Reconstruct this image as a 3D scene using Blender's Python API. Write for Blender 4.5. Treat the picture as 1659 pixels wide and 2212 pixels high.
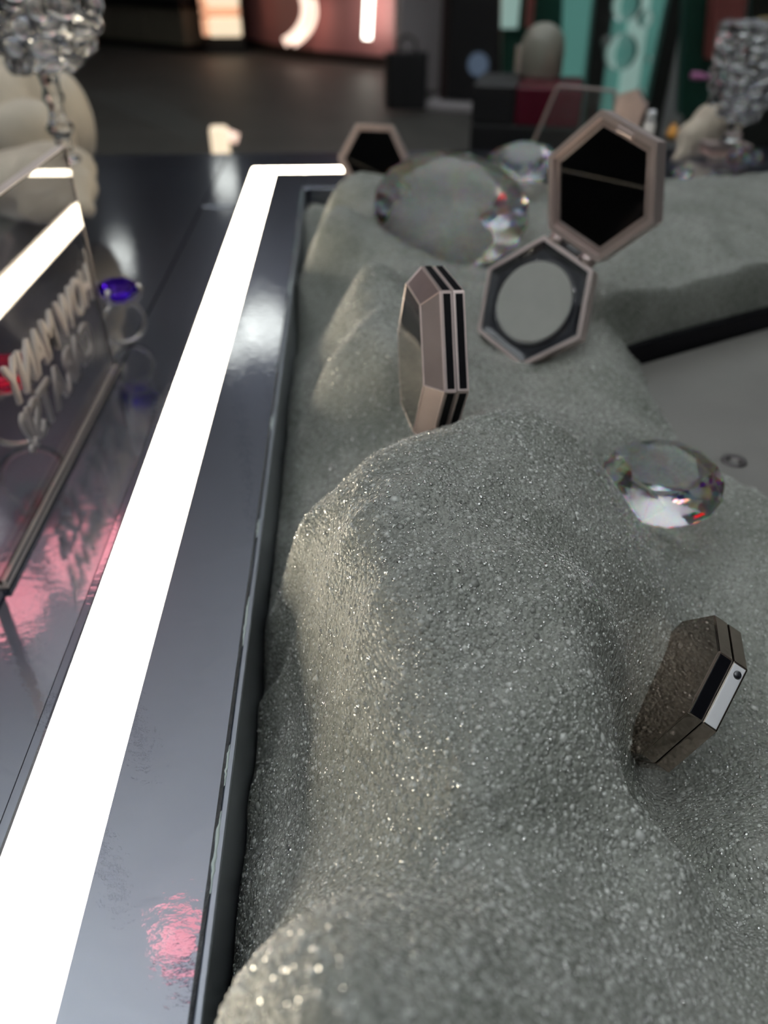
import bpy, bmesh, math, random
import numpy as np
from mathutils import Vector, Matrix

random.seed(7)
RNG = np.random.default_rng(7)
for o in list(bpy.data.objects):
    bpy.data.objects.remove(o)
SC = bpy.context.scene
COL = SC.collection

# ------------------------------------------------------------------ camera
FPX, CX, CY = 1700.0, 829.5, 1106.0
PITCH, YAW, CAMH = math.radians(35.8), math.radians(2.9), 0.19
FWD = Vector((math.sin(YAW) * math.cos(PITCH), math.cos(YAW) * math.cos(PITCH), -math.sin(PITCH)))
RIGHT = Vector((math.cos(YAW), -math.sin(YAW), 0))
UP = RIGHT.cross(FWD)
CAMP = Vector((0, 0, CAMH))
cam = bpy.data.cameras.new('camera')
cam.sensor_fit = 'VERTICAL'
cam.sensor_height = 36.0
cam.sensor_width = 27.0
cam.lens = FPX / 2212.0 * 36.0
cam.clip_start = 0.005
cam.clip_end = 100
cam.dof.use_dof = True
cam.dof.focus_distance = 0.222
cam.dof.aperture_fstop = cam.lens / 3.0
cam_ob = bpy.data.objects.new('camera', cam)
COL.objects.link(cam_ob)
cam_ob.matrix_world = Matrix(((RIGHT.x, UP.x, -FWD.x, 0), (RIGHT.y, UP.y, -FWD.y, 0), (RIGHT.z, UP.z, -FWD.z, CAMH), (0, 0, 0, 1)))
SC.camera = cam_ob

# ------------------------------------------------------------------ world and exposure
world = bpy.data.worlds.new('shop_dim')
SC.world = world
world.use_nodes = True
world.node_tree.nodes['Background'].inputs[0].default_value = (0.5, 0.5, 0.55, 1)
world.node_tree.nodes['Background'].inputs[1].default_value = 0.02
SC.view_settings.view_transform = 'Standard'
SC.view_settings.look = 'None'
SC.view_settings.gamma = 1
SC.view_settings.use_curve_mapping = False
SC.view_settings.exposure = 0.0
SC.cycles.use_denoising = True
SC.cycles.max_bounces = 14
SC.cycles.transmission_bounces = 10
SC.cycles.glossy_bounces = 6
SC.cycles.diffuse_bounces = 3
SC.cycles.sample_clamp_indirect = 8.0
SC.cycles.blur_glossy = 0.3
LED_STRENGTH = 17.0
ADDED_PANEL_STRENGTH = 4.0
ADDED_UPLIGHT_STRENGTH = 100.0
SPOT_STRENGTH = 110.0
CEIL = 3.15
FLOOR = -0.9


# ------------------------------------------------------------------ helpers
def ray(px, py):
    return FWD + RIGHT * ((px - CX) / FPX) - UP * ((py - CY) / FPX)


def wz(px, py, z):
    r = ray(px, py)
    return CAMP + r * ((z - CAMH) / r.z)


def wd(px, py, s):
    return CAMP + ray(px, py) * s


def wv(px, py, y):
    """point of the viewing ray on the upright plane at depth y"""
    r = ray(px, py)
    return CAMP + r * (y / r.y)


def tag(o, label=None, cat=None, group=None, kind=None):
    if label: o['label'] = label
    if cat: o['category'] = cat
    if group: o['group'] = group
    if kind: o['kind'] = kind
    return o


def empty(name, loc=(0, 0, 0), rot=None):
    o = bpy.data.objects.new(name, None)
    COL.objects.link(o)
    o.empty_display_size = 0.01
    if rot is not None:
        o.matrix_world = Matrix.Translation(loc) @ rot.to_4x4()
    else:
        o.location = loc
    return o


def obj(name, me, material, parent=None, smooth=False):
    if isinstance(me, bmesh.types.BMesh):
        m = bpy.data.meshes.new(name)
        bmesh.ops.recalc_face_normals(me, faces=me.faces)
        me.to_mesh(m)
        me.free()
        me = m
    if material is not None and not me.materials:
        me.materials.append(material)
    o = bpy.data.objects.new(name, me)
    COL.objects.link(o)
    if parent is not None:
        o.parent = parent
    if smooth:
        for p in me.polygons: p.use_smooth = True
    return o


def bm_box(bm, x0, x1, y0, y1, z0, z1, bevel=0.0, seg=1):
    b2 = bmesh.new()
    v = [b2.verts.new(p) for p in ((x0, y0, z0), (x1, y0, z0), (x1, y1, z0), (x0, y1, z0), (x0, y0, z1), (x1, y0, z1), (x1, y1, z1), (x0, y1, z1))]
    for f in ((0, 3, 2, 1), (4, 5, 6, 7), (0, 1, 5, 4), (1, 2, 6, 5), (2, 3, 7, 6), (3, 0, 4, 7)):
        b2.faces.new([v[i] for i in f])
    if bevel > 0:
        bmesh.ops.bevel(b2, geom=list(b2.edges), offset=bevel, segments=seg, profile=0.6, affect='EDGES')
    tmp = bpy.data.meshes.new('t')
    b2.to_mesh(tmp)
    b2.free()
    bm.from_mesh(tmp)
    bpy.data.meshes.remove(tmp)
    return bm


def box(name, x0, x1, y0, y1, z0, z1, material, parent=None, bevel=0.0, seg=1):
    return obj(name, bm_box(bmesh.new(), x0, x1, y0, y1, z0, z1, bevel, seg), material, parent)


def prism_bm(pts, z0, z1, bevel=0.0, seg=1, bm=None):
    """polygon pts (x,y) extruded from z0 to z1"""
    b2 = bmesh.new()
    a = [b2.verts.new((p[0], p[1], z0)) for p in pts]
    b = [b2.verts.new((p[0], p[1], z1)) for p in pts]
    n = len(pts)
    b2.faces.new(a[::-1])
    b2.faces.new(b)
    for i in range(n):
        b2.faces.new((a[i], a[(i + 1) % n], b[(i + 1) % n], b[i]))
    bmesh.ops.recalc_face_normals(b2, faces=b2.faces)
    if bevel > 0:
        bmesh.ops.bevel(b2, geom=list(b2.edges), offset=bevel, segments=seg, profile=0.6, affect='EDGES')
    if bm is None:
        return b2
    tmp = bpy.data.meshes.new('t')
    b2.to_mesh(tmp)
    b2.free()
    bm.from_mesh(tmp)
    bpy.data.meshes.remove(tmp)
    return bm


def ring_bm(outer, inner, z0, z1):
    """polygonal frame between two loops of equal length"""
    bm = bmesh.new()
    n = len(outer)
    L = [[bm.verts.new((p[0], p[1], z)) for p in loop] for loop, z in ((outer, z0), (outer, z1), (inner, z1), (inner, z0))]
    for k in range(4):
        A, B = L[k], L[(k + 1) % 4]
        for i in range(n):
            bm.faces.new((A[i], A[(i + 1) % n], B[(i + 1) % n], B[i]))
    return bm


def lathe_bm(prof, n=32, bm=None, closed=False):
    bm = bm or bmesh.new()
    rings = []
    for r, z in prof:
        if r < 1e-6:
            rings.append([bm.verts.new((0, 0, z))])
        else:
            rings.append([bm.verts.new((r * math.cos(2 * math.pi * i / n), r * math.sin(2 * math.pi * i / n), z)) for i in range(n)])
    for a, b in zip(rings, rings[1:]):
        for i in range(n):
            j = (i + 1) % n
            if len(a) == 1 and len(b) == 1: continue
            if len(a) == 1: bm.faces.new((a[0], b[j], b[i]))
            elif len(b) == 1: bm.faces.new((a[i], a[j], b[0]))
            else: bm.faces.new((a[i], a[j], b[j], b[i]))
    return bm


def tube_bm(pts, r, n=10, bm=None, caps=True):
    bm = bm or bmesh.new()
    pts = [Vector(p) for p in pts]
    rings = []
    prev = None
    for i, p in enumerate(pts):
        t = (pts[min(i + 1, len(pts) - 1)] - pts[max(i - 1, 0)]).normalized()
        ref = prev if prev is not None else (Vector((0, 0, 1)) if abs(t.z) < 0.9 else Vector((1, 0, 0)))
        u = (ref - t * ref.dot(t)).normalized()
        prev = u
        w = t.cross(u)
        rr = r[i] if hasattr(r, '__len__') else r
        rings.append([bm.verts.new(p + (u * math.cos(2 * math.pi * k / n) + w * math.sin(2 * math.pi * k / n)) * rr) for k in range(n)])
    for a, b in zip(rings, rings[1:]):
        for k in range(n):
            bm.faces.new((a[k], a[(k + 1) % n], b[(k + 1) % n], b[k]))
    if caps:
        bm.faces.new(rings[0][::-1])
        bm.faces.new(rings[-1])
    return bm


def ngon(n, R, ph=0.0):
    return [(R * math.cos(ph + 2 * math.pi * i / n), R * math.sin(ph + 2 * math.pi * i / n)) for i in range(n)]


def frame_from(X, Z):
    Z = Vector(Z).normalized()
    X = Vector(X)
    X = (X - Z * X.dot(Z)).normalized()
    Y = Z.cross(X)
    return Matrix((X, Y, Z)).transposed()


# ------------------------------------------------------------------ materials
def mat(name, base=(0.5, 0.5, 0.5), rough=0.5, metal=0.0, spec=0.5, coat=0.0, coat_rough=0.03, emit=None, strength=0.0, trans=0.0, ior=1.5, sheen=0.0, vary=0.0, scale=40.0, bump=0.0, bump_scale=200.0):
    m = bpy.data.materials.new(name)
    m.use_nodes = True
    nt = m.node_tree
    b = nt.nodes['Principled BSDF']
    b.inputs['Base Color'].default_value = (*base, 1)
    b.inputs['Roughness'].default_value = rough
    b.inputs['Metallic'].default_value = metal
    b.inputs['Specular IOR Level'].default_value = spec
    b.inputs['Coat Weight'].default_value = coat
    b.inputs['Coat Roughness'].default_value = coat_rough
    b.inputs['IOR'].default_value = ior
    b.inputs['Transmission Weight'].default_value = trans
    if emit is not None:
        b.inputs['Emission Color'].default_value = (*emit, 1)
        b.inputs['Emission Strength'].default_value = strength
    tc = nt.nodes.new('ShaderNodeTexCoord')
    if vary > 0:
        n = nt.nodes.new('ShaderNodeTexNoise')
        n.inputs['Scale'].default_value = scale
        n.inputs['Detail'].default_value = 5
        r = nt.nodes.new('ShaderNodeValToRGB')
        r.color_ramp.elements[0].position = 0.3
        r.color_ramp.elements[1].position = 0.7
        r.color_ramp.elements[0].color = (*[c * (1 - vary) for c in base], 1)
        r.color_ramp.elements[1].color = (*[min(1, c * (1 + vary)) for c in base], 1)
        nt.links.new(tc.outputs['Object'], n.inputs['Vector'])
        nt.links.new(n.outputs['Fac'], r.inputs[0])
        nt.links.new(r.outputs[0], b.inputs['Base Color'])
    if bump > 0:
        n2 = nt.nodes.new('ShaderNodeTexNoise')
        n2.inputs['Scale'].default_value = bump_scale
        n2.inputs['Detail'].default_value = 3
        bp = nt.nodes.new('ShaderNodeBump')
        bp.inputs['Strength'].default_value = bump
        bp.inputs['Distance'].default_value = 0.001
        nt.links.new(tc.outputs['Object'], n2.inputs['Vector'])
        nt.links.new(n2.outputs['Fac'], bp.inputs['Height'])
        nt.links.new(bp.outputs[0], b.inputs['Normal'])
        nt.links.new(bp.outputs[0], b.inputs['Coat Normal'])
    return m


def glass_mat(name, color=(1, 1, 1), iors=(1.5,), rough=0.0):
    """clear glass; with three indices the colours split as in cut crystal"""
    m = bpy.data.materials.new(name)
    m.use_nodes = True
    nt = m.node_tree
    nt.nodes.remove(nt.nodes['Principled BSDF'])
    out = nt.nodes['Material Output']
    last = None
    for k, ior in enumerate(iors):
        g = nt.nodes.new('ShaderNodeBsdfGlass')
        g.inputs['IOR'].default_value = ior
        g.inputs['Roughness'].default_value = rough
        c = color if len(iors) == 1 else tuple(color[i] if i == k else 0.0 for i in range(3))
        g.inputs['Color'].default_value = (*c, 1)
        if last is None:
            last = g
        else:
            a = nt.nodes.new('ShaderNodeAddShader')
            nt.links.new(last.outputs[0], a.inputs[0])
            nt.links.new(g.outputs[0], a.inputs[1])
            last = a
    nt.links.new(last.outputs[0], out.inputs['Surface'])
    return m


def crystal_mat(k=1.0):
    """clear cut crystal with a share of split colours"""
    m = glass_mat('cut_crystal', (1, 1, 1), (1 + 0.48 * k, 1 + 0.53 * k, 1 + 0.62 * k))
    nt = m.node_tree
    out = nt.nodes['Material Output']
    split = out.inputs['Surface'].links[0].from_node
    g = nt.nodes.new('ShaderNodeBsdfGlass')
    g.inputs['IOR'].default_value = 1 + 0.53 * k
    g.inputs['Roughness'].default_value = 0.0
    mx = nt.nodes.new('ShaderNodeMixShader')
    mx.inputs[0].default_value = 0.35
    nt.links.new(g.outputs[0], mx.inputs[1])
    nt.links.new(split.outputs[0], mx.inputs[2])
    nt.links.new(mx.outputs[0], out.inputs['Surface'])
    return m


def film_mat():
    """dark violet laminate: satin metallic film under a slightly wavy clear gloss"""
    m = mat('violet_film', (0.12, 0.134, 0.20), rough=0.24, metal=0.9, coat=1.0, coat_rough=0.012)
    nt = m.node_tree
    b = nt.nodes['Principled BSDF']
    tc = nt.nodes.new('ShaderNodeTexCoord')
    mp = nt.nodes.new('ShaderNodeMapping')
    mp.inputs['Scale'].default_value = (1, 1.6, 1)
    n = nt.nodes.new('ShaderNodeTexNoise')
    n.inputs['Scale'].default_value = 170
    n.inputs['Detail'].default_value = 4
    bp = nt.nodes.new('ShaderNodeBump')
    bp.inputs['Strength'].default_value = 0.06
    bp.inputs['Distance'].default_value = 0.0012
    nt.links.new(tc.outputs['Object'], mp.inputs['Vector'])
    nt.links.new(mp.outputs[0], n.inputs['Vector'])
    nt.links.new(n.outputs['Fac'], bp.inputs['Height'])
    nt.links.new(bp.outputs[0], b.inputs['Coat Normal'])
    b.inputs['Coat IOR'].default_value = 2.7
    return m


def rock_mat():
    m = mat('glitter_rock', (0.3, 0.3, 0.28), rough=0.55, spec=0.4)
    nt = m.node_tree
    b = nt.nodes['Principled BSDF']
    tc = nt.nodes.new('ShaderNodeTexCoord')
    n1 = nt.nodes.new('ShaderNodeTexNoise')
    n1.inputs['Scale'].default_value = 28
    n1.inputs['Detail'].default_value = 6
    r1 = nt.nodes.new('ShaderNodeValToRGB')
    r1.color_ramp.elements[0].position = 0.32
    r1.color_ramp.elements[1].position = 0.7
    r1.color_ramp.elements[0].color = (0.20, 0.21, 0.185, 1)
    r1.color_ramp.elements[1].color = (0.295, 0.30, 0.275, 1)
    v = nt.nodes.new('ShaderNodeTexVoronoi')
    v.inputs['Scale'].default_value = 900
    mx = nt.nodes.new('ShaderNodeMixRGB')
    mx.blend_type = 'MULTIPLY'
    mx.inputs[0].default_value = 0.55
    r2 = nt.nodes.new('ShaderNodeValToRGB')
    r2.color_ramp.elements[0].color = (0.6, 0.6, 0.6, 1)
    r2.color_ramp.elements[1].color = (1.35, 1.35, 1.35, 1)
    sp = nt.nodes.new('ShaderNodeSeparateColor')
    rr = nt.nodes.new('ShaderNodeMapRange')
    rr.inputs['To Min'].default_value = 0.12
    rr.inputs['To Max'].default_value = 0.75
    bp = nt.nodes.new('ShaderNodeBump')
    bp.inputs['Strength'].default_value = 0.8
    bp.inputs['Distance'].default_value = 0.0007
    bp.invert = True
    L = nt.links.new
    for t in (n1, v): L(tc.outputs['Object'], t.inputs['Vector'])
    L(n1.outputs['Fac'], r1.inputs[0])
    L(v.outputs['Color'], sp.inputs[0])
    L(sp.outputs[0], r2.inputs[0])
    L(r1.outputs[0], mx.inputs[1])
    L(r2.outputs[0], mx.inputs[2])
    L(mx.outputs[0], b.inputs['Base Color'])
    L(sp.outputs[1], rr.inputs['Value'])
    L(rr.outputs[0], b.inputs['Roughness'])
    L(v.outputs['Distance'], bp.inputs['Height'])
    L(bp.outputs[0], b.inputs['Normal'])
    return m


def attr_mat(name, c0, c1, rough, metal=0.0, spec=0.5):
    m = mat(name, c0, rough, metal, spec)
    nt = m.node_tree
    a = nt.nodes.new('ShaderNodeAttribute')
    a.attribute_name = 'tint'
    r = nt.nodes.new('ShaderNodeValToRGB')
    r.color_ramp.elements[0].color = (*c0, 1)
    r.color_ramp.elements[1].color = (*c1, 1)
    nt.links.new(a.outputs['Fac'], r.inputs[0])
    nt.links.new(r.outputs[0], nt.nodes['Principled BSDF'].inputs['Base Color'])
    return m


M = dict(
    film=film_mat(),
    led=mat('led_diffuser', (0.9, 0.9, 0.88), 0.4, emit=(1.0, 0.88, 0.68), strength=LED_STRENGTH),
    black_gloss=mat('black_gloss', (0.012, 0.014, 0.018), 0.12, spec=0.6),
    tray=mat('dark_tray_wall', (0.34, 0.37, 0.42), 0.30, metal=0.9),
    board=mat('grey_board', (0.17, 0.16, 0.15), 0.5, vary=0.08, scale=18),
    rock=rock_mat(),
    bead=attr_mat('clear_bead', (0.20, 0.205, 0.188), (0.52, 0.53, 0.50), 0.2, spec=0.7),
    flake=mat('glitter_flake', (0.95, 0.95, 0.93), 0.08, metal=1.0),
    rose=mat('rose_chrome', (0.80, 0.67, 0.64), 0.28, metal=0.7),
    rose_satin=mat('rose_satin', (0.55, 0.45, 0.43), 0.40, metal=0.85, vary=0.1, scale=60),
    smoke=mat('smoked_mirror', (0.43, 0.35, 0.30), 0.07, metal=1.0, bump=0.02, bump_scale=300),
    chrome=mat('bright_chrome', (0.90, 0.90, 0.93), 0.5, metal=0.5),
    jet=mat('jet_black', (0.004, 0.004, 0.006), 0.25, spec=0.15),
    mirror=mat('dark_mirror', (0.20, 0.21, 0.21), 0.005, metal=1.0),
    ink=mat('ink_mirror', (0.02, 0.021, 0.028), 0.04, spec=0.8, coat=1.0),
    powder=mat('pressed_powder', (0.38, 0.38, 0.35), 0.75, vary=0.04, scale=90),
    crystal=crystal_mat(),
    acrylic=glass_mat('clear_acrylic', (0.985, 0.97, 0.965), (1.49,)),
    pebble_glass=glass_mat('pebbled_glass', (0.98, 0.98, 0.98), (1.5,)),
    pink_gem=glass_mat('pink_gem', (1.0, 0.12, 0.30), (1.6,)),
    violet_gem=glass_mat('violet_gem', (0.36, 0.16, 0.85), (1.6,)),
    cream=mat('cream_plaster', (0.68, 0.59, 0.47), 0.6, vary=0.06, scale=30, bump=0.2, bump_scale=90),
    edge=mat('lit_edge_tint', (0.70, 0.60, 0.55), 0.35, spec=0.6),
    frost=mat('frosted_dome', (0.42, 0.41, 0.34), 0.3, trans=0.4),
    letter=mat('cream_letter', (0.90, 0.84, 0.78), 0.45),
    silver=mat('cream_metal', (0.80, 0.74, 0.66), 0.25, metal=0.6),
    floor=mat('dark_carpet', (0.12, 0.113, 0.103), 0.55, vary=0.12, scale=3),
    wall_dark=mat('dark_wall', (0.05, 0.048, 0.047), 0.7, vary=0.1, scale=2),
    ceiling=mat('white_ceiling', (0.75, 0.76, 0.76), 0.8),
    unseen_uplight=mat('added_uplight_glow', (0.9, 0.9, 0.9), 0.4, emit=(0.92, 0.985, 1.0), strength=ADDED_UPLIGHT_STRENGTH),
    spot=mat('added_spot_lens', (0.9, 0.9, 0.9), 0.4, emit=(0.97, 0.99, 1.0), strength=SPOT_STRENGTH),
    panel=mat('added_ceiling_panel', (0.9, 0.9, 0.9), 0.5, emit=(0.92, 0.97, 1.0), strength=ADDED_PANEL_STRENGTH),
    globe=mat('white_globe', (0.9, 0.9, 0.9), 0.4, emit=(0.95, 1.0, 0.96), strength=2.6),
    globe_pink=mat('pink_globe', (0.9, 0.6, 0.6), 0.4, emit=(1.0, 0.30, 0.36), strength=3.2),
    cord=mat('black_cord', (0.02, 0.02, 0.02), 0.5),
    pink_wall=mat('pink_booth', (0.62, 0.26, 0.26), 0.45, vary=0.06, scale=2),
    pink_pale=mat('pink_ledge', (0.75, 0.52, 0.45), 0.4),
    neon=mat('neon_peach', (0.9, 0.7, 0.6), 0.4, emit=(1.0, 0.72, 0.58), strength=1.6),
    neon_white=mat('neon_white', (0.9, 0.9, 0.9), 0.4, emit=(1.0, 0.98, 0.86), strength=6.0),
    lit_amber=mat('lit_amber', (0.9, 0.6, 0.4), 0.4, emit=(1.0, 0.50, 0.30), strength=0.75),
    lit_cream=mat('lit_cream', (0.9, 0.8, 0.7), 0.4, emit=(1.0, 0.80, 0.55), strength=0.95),
    lit_peach=mat('lit_peach', (0.9, 0.7, 0.6), 0.4, emit=(1.0, 0.70, 0.56), strength=1.1),
    pillar=mat('pale_pillar', (0.58, 0.54, 0.56), 0.6),
    pillar_mark=mat('pillar_mark', (0.14, 0.13, 0.13), 0.6),
    black=mat('matt_black', (0.010, 0.010, 0.011), 0.5),
    brown_black=mat('brown_black', (0.035, 0.020, 0.018), 0.5),
    emblem=mat('blue_emblem', (0.15, 0.20, 0.28), 0.5, emit=(0.3, 0.42, 0.62), strength=0.12),
    maroon=mat('maroon_lacquer', (0.10, 0.008, 0.02), 0.25),
    teal=mat('teal_backlit', (0.10, 0.30, 0.26), 0.35, emit=(0.22, 0.58, 0.50), strength=0.20),
    teal_pale=mat('teal_pale', (0.40, 0.55, 0.50), 0.3, emit=(0.50, 0.78, 0.70), strength=0.30),
    green_dark=mat('dark_green', (0.01, 0.05, 0.035), 0.4),
    frame_dark=mat('frame_dark', (0.02, 0.022, 0.02), 0.35),
    frame_grey=mat('frame_grey', (0.34, 0.35, 0.35), 0.35),
    red_brown=mat('red_brown', (0.26, 0.08, 0.07), 0.45),
    mustard=mat('mustard', (0.55, 0.40, 0.15), 0.45),
    magenta=mat('magenta_tube', (0.55, 0.20, 0.42), 0.35),
    orange=mat('orange_cap', (0.75, 0.35, 0.05), 0.35),
    khaki=mat('khaki_panel', (0.22, 0.20, 0.15), 0.6),
    stripe=mat('floor_stripe', (0.17, 0.17, 0.16), 0.6),
)

# ------------------------------------------------------------------ the room
def struct(name, *a, **k):
    o = box(name, *a, **k)
    o['kind'] = 'structure'
    return o

struct('floor', -9, 9, -6, 17, FLOOR - 0.1, FLOOR, M['floor'])
struct('ceiling', -9, 9, -6, 17, CEIL + 0.05, CEIL + 0.15, M['ceiling'])
struct('wall_back', -9, 9, 17, 17.1, FLOOR, CEIL + 0.05, M['wall_dark'])
struct('wall_left', -9.1, -9, -6, 17, FLOOR, CEIL + 0.05, M['wall_dark'])
struct('wall_right', 9, 9.1, -6, 17, FLOOR, CEIL + 0.05, M['wall_dark'])
struct('wall_front', -9, 9, -6.1, -6, FLOOR, CEIL + 0.05, M['wall_dark'])

# unseen ceiling panels added to brighten the shop background
def added_ceiling_panel(x0, x1, y0, y1, label):
    e = empty('added_ceiling_light', ((x0 + x1) / 2, (y0 + y1) / 2, CEIL))
    tag(e, label, 'ceiling light', 'added ceiling panels')
    w, d = (x1 - x0) / 2, (y1 - y0) / 2
    box('added_diffuser', -w, w, -d, d, 0.0, 0.02, M['panel'], e)
    obj('added_frame', ring_bm([(-w - .05, -d - .05), (w + .05, -d - .05), (w + .05, d + .05), (-w - .05, d + .05)], [(-w, -d), (w, -d), (w, d), (-w, d)], -0.01, 0.06), M['black'], e)

# unseen pendant bowl, added to throw soft light up onto the ceiling
def unseen_uplight(x, y, z, label):
    e = tag(empty('added_uplight', (x, y, z)), label, 'lamp', 'added uplights')
    obj('bowl', lathe_bm([(0, -0.06), (0.12, -0.05), (0.22, -0.02), (0.27, 0.03), (0.26, 0.032), (0.0, 0.0)], 32), M['black'], e, True)
    obj('added_glow_disc', lathe_bm([(0, 0.034), (0.25, 0.034), (0.25, 0.030), (0, 0.030)], 32), M['unseen_uplight'], e)
    for k in range(3):
        a = 2.1 * k + 0.4
        obj('added_cable', tube_bm([(0.265 * math.cos(a), 0.265 * math.sin(a), 0.03), (0.03 * math.cos(a), 0.03 * math.sin(a), CEIL + 0.05 - z)], 0.004, 6), M['cord'], e)

unseen_uplight(-0.7, -1.0, 1.35, 'unseen black pendant bowl added to light the ceiling behind the viewer')
unseen_uplight(-1.6, 0.9, 1.35, 'unseen black pendant bowl added to light the ceiling left of the display counter')
unseen_uplight(1.5, 3.0, 1.35, 'unseen black pendant bowl added to light the ceiling beyond the display counter')


def spotlight(x, y, z, tx, ty, label):  # unseen spots added for sparkle on glass and flakes
    aim = (Vector((tx, ty, 0)) - Vector((x, y, z))).normalized()
    e = tag(empty('added_spot', (x, y, z), frame_from((1, 0, 0.01), aim)), label, 'lamp', 'added spotlights')
    obj('housing', lathe_bm([(0, -0.16), (0.06, -0.16), (0.07, -0.14), (0.07, 0.01), (0.063, 0.01), (0.060, -0.004), (0, -0.004)], 24), M['black'], e)
    obj('lens', lathe_bm([(0, -0.002), (0.058, -0.002), (0.058, -0.0035), (0, -0.0035)], 24), M['spot'], e)
    st = obj('stem', tube_bm([Vector((0, 0, 0)), Vector((0, 0, CEIL + 0.05 - z))], 0.012, 8), M['black'], e)
    st.matrix_local = frame_from((1, 0, 0.01), aim).transposed().to_4x4() @ Matrix.Translation(-aim * 0.1)

spotlight(-2.3, 0.7, 2.6, 0, 0.4, 'unseen black spotlight added over the left of the display counter')
spotlight(0.2, -1.9, 2.6, 0.1, 0.4, 'unseen black spotlight added farthest behind the viewer')
spotlight(-1.1, -1.0, 2.6, 0, 0.5, 'unseen black spotlight added behind the viewer on the left')
spotlight(1.2, -0.9, 2.6, 0.1, 0.3, 'unseen black spotlight added behind the viewer on the right')
added_ceiling_panel(-0.6, 0.9, 8.0, 8.6, 'narrow white ceiling panel added unseen to light the pink booth')
added_ceiling_panel(2.2, 3.4, 4.2, 4.8, 'small white ceiling panel added unseen to light the teal display wall')

# hanging globe lamps, mirrored in the counter
def globe(px, py, r, zc, material, label, plane=0.0):
    d = ray(px, py)
    t = (CAMH - plane) / -d.z
    hit = CAMP + d * t
    up = Vector((d.x, d.y, -d.z))
    p = hit + up * ((zc - plane) / up.z)
    e = empty('globe_lamp', p)
    tag(e, label, 'lamp', 'hanging globe lamps')
    obj('globe', lathe_bm([(0, -r)] + [(r * math.sin(a), -r * math.cos(a)) for a in np.linspace(0.2, math.pi - 0.3, 12)] + [(0.0, r * 0.97)], 24), material, e, smooth=True)
    obj('collar', lathe_bm([(0, r * 0.9), (0.05, r * 0.9), (0.05, r + 0.05), (0, r + 0.05)], 16), M['cord'], e)
    obj('cord', tube_bm([(0, 0, r + 0.04), (0, 0, CEIL + 0.05 - p.z)], 0.006, 8), M['cord'], e)

globe(570, 705, 0.15, 1.75, M['globe'], 'white hanging globe lamp mirrored in the counter beside the rock')
globe(488, 392, 0.13, 1.75, M['globe'], 'white hanging globe lamp mirrored near the far counter corner', -0.04)
globe(262, 556, 0.10, 1.75, M['globe'], 'white hanging globe lamp mirrored beside the clear sign edge', -0.04)
globe(500, 735, 0.11, 1.75, M['globe'], 'white hanging globe lamp mirrored right against the light strip')
globe(190, 1200, 0.16, 1.75, M['globe_pink'], 'pink hanging globe lamp mirrored below the clear sign', -0.04)
globe(20, 1300, 0.10, 1.35, M['globe_pink'], 'pink hanging globe lamp mirrored at the left photo edge', -0.04)
globe(385, 2025, 0.055, 1.75, M['globe_pink'], 'pink hanging globe lamp mirrored at the bottom by the recess edge')

# ------------------------------------------------------------------ the display counter
XW = -0.038           # recess wall
LX0, LX1 = -0.0925, -0.0690   # light strip
YF = 0.958            # far edge of the counter
LY0, LY1 = 0.864, 0.888
RY1 = 0.80            # far end of the recess
XR = 1.0
counter = empty('display_counter', (0, 0, FLOOR))
tag(counter, 'dark violet glossy display counter with an inlaid white light strip', 'counter')
def cpart(name, x0, x1, y0, y1, z0, z1, m, bevel=0.0006):
    return box(name, x0, x1, y0, y1, z0 - FLOOR, z1 - FLOOR, m, counter, bevel)
YN = -0.35
ZL = -0.04            # the lower shelf left of the light strip
cpart('top_panel', -0.95, -0.1523, YN, 1.16, ZL - 0.02, ZL, M['film'])
cpart('top_panel', -0.1517, LX0 - 0.0045, YN, LY1, ZL - 0.02, ZL, M['film'])
cpart('top_panel', -0.1517, XR, LY1 + 0.0045, 1.16, ZL - 0.02, ZL, M['film'])
cpart('strip_frame', LX0 - 0.004, LX0 - 0.0004, YN, LY1 + 0.004, ZL - 0.02, 0.0, M['film'])
cpart('strip_frame', LX0 - 0.0004, XR, LY1 + 0.0004, LY1 + 0.004, ZL - 0.02, 0.0, M['film'])
cpart('top_panel', LX1 + 0.0004, XW, YN, LY0 - 0.0004, -0.02, 0, M['film'], 0.0009)
cpart('top_panel', XW, XR, RY1, LY0 - 0.0004, -0.02, 0, M['film'])
cpart('light_strip', LX0, LX1, YN, LY1, -0.015, -0.0004, M['led'], 0.0)['label'] = 'glowing white light strip'
cpart('light_strip', LX1, 0.075, LY0, LY1, -0.015, -0.0004, M['led'], 0.0)['label'] = 'short glowing white light strip turning the corner'
cpart('top_panel', 0.0754, XR, LY0, LY1, -0.02, 0, M['film'])
cpart('recess_wall', XW + 0.0001, XW + 0.0021, YN, RY1, -0.10, -0.0008, M['tray'], 0.0004)
cpart('recess_wall', XW, XR, RY1, RY1 + 0.006, -0.10, -0.0205, M['tray'], 0.0)
cpart('recess_floor', XW, XR, YN, RY1, -0.11, -0.10, M['black_gloss'], 0.0)
cpart('body', -0.93, XR, YN, 1.14, FLOOR, -0.115, M['black_gloss'], 0.004)
# dribbles of glue along the recess edge
gm = mat('dried_glue', (0.45, 0.52, 0.50), 0.25, spec=0.7)
for y0, y1, r in ((0.105, 0.128, 0.0007), (0.136, 0.150, 0.0005), (0.19, 0.215, 0.0006), (0.25, 0.262, 0.0005), (0.335, 0.35, 0.0007), (0.52, 0.55, 0.0009)):
    n = 12
    gb = tube_bm([(XW + 0.0001 + 0.0002 * math.sin(9 * k), y0 + (y1 - y0) * k / n, -0.0010 + 0.0002 * math.sin(5 * k) - FLOOR) for k in range(n + 1)], [r * (0.15 + 0.6 * math.sin(math.pi * k / n) + 0.2 * abs(math.sin(7 * k + y0 * 50))) for k in range(n + 1)], 7)
    obj('glue_bead', gb, gm, counter, True)

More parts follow.
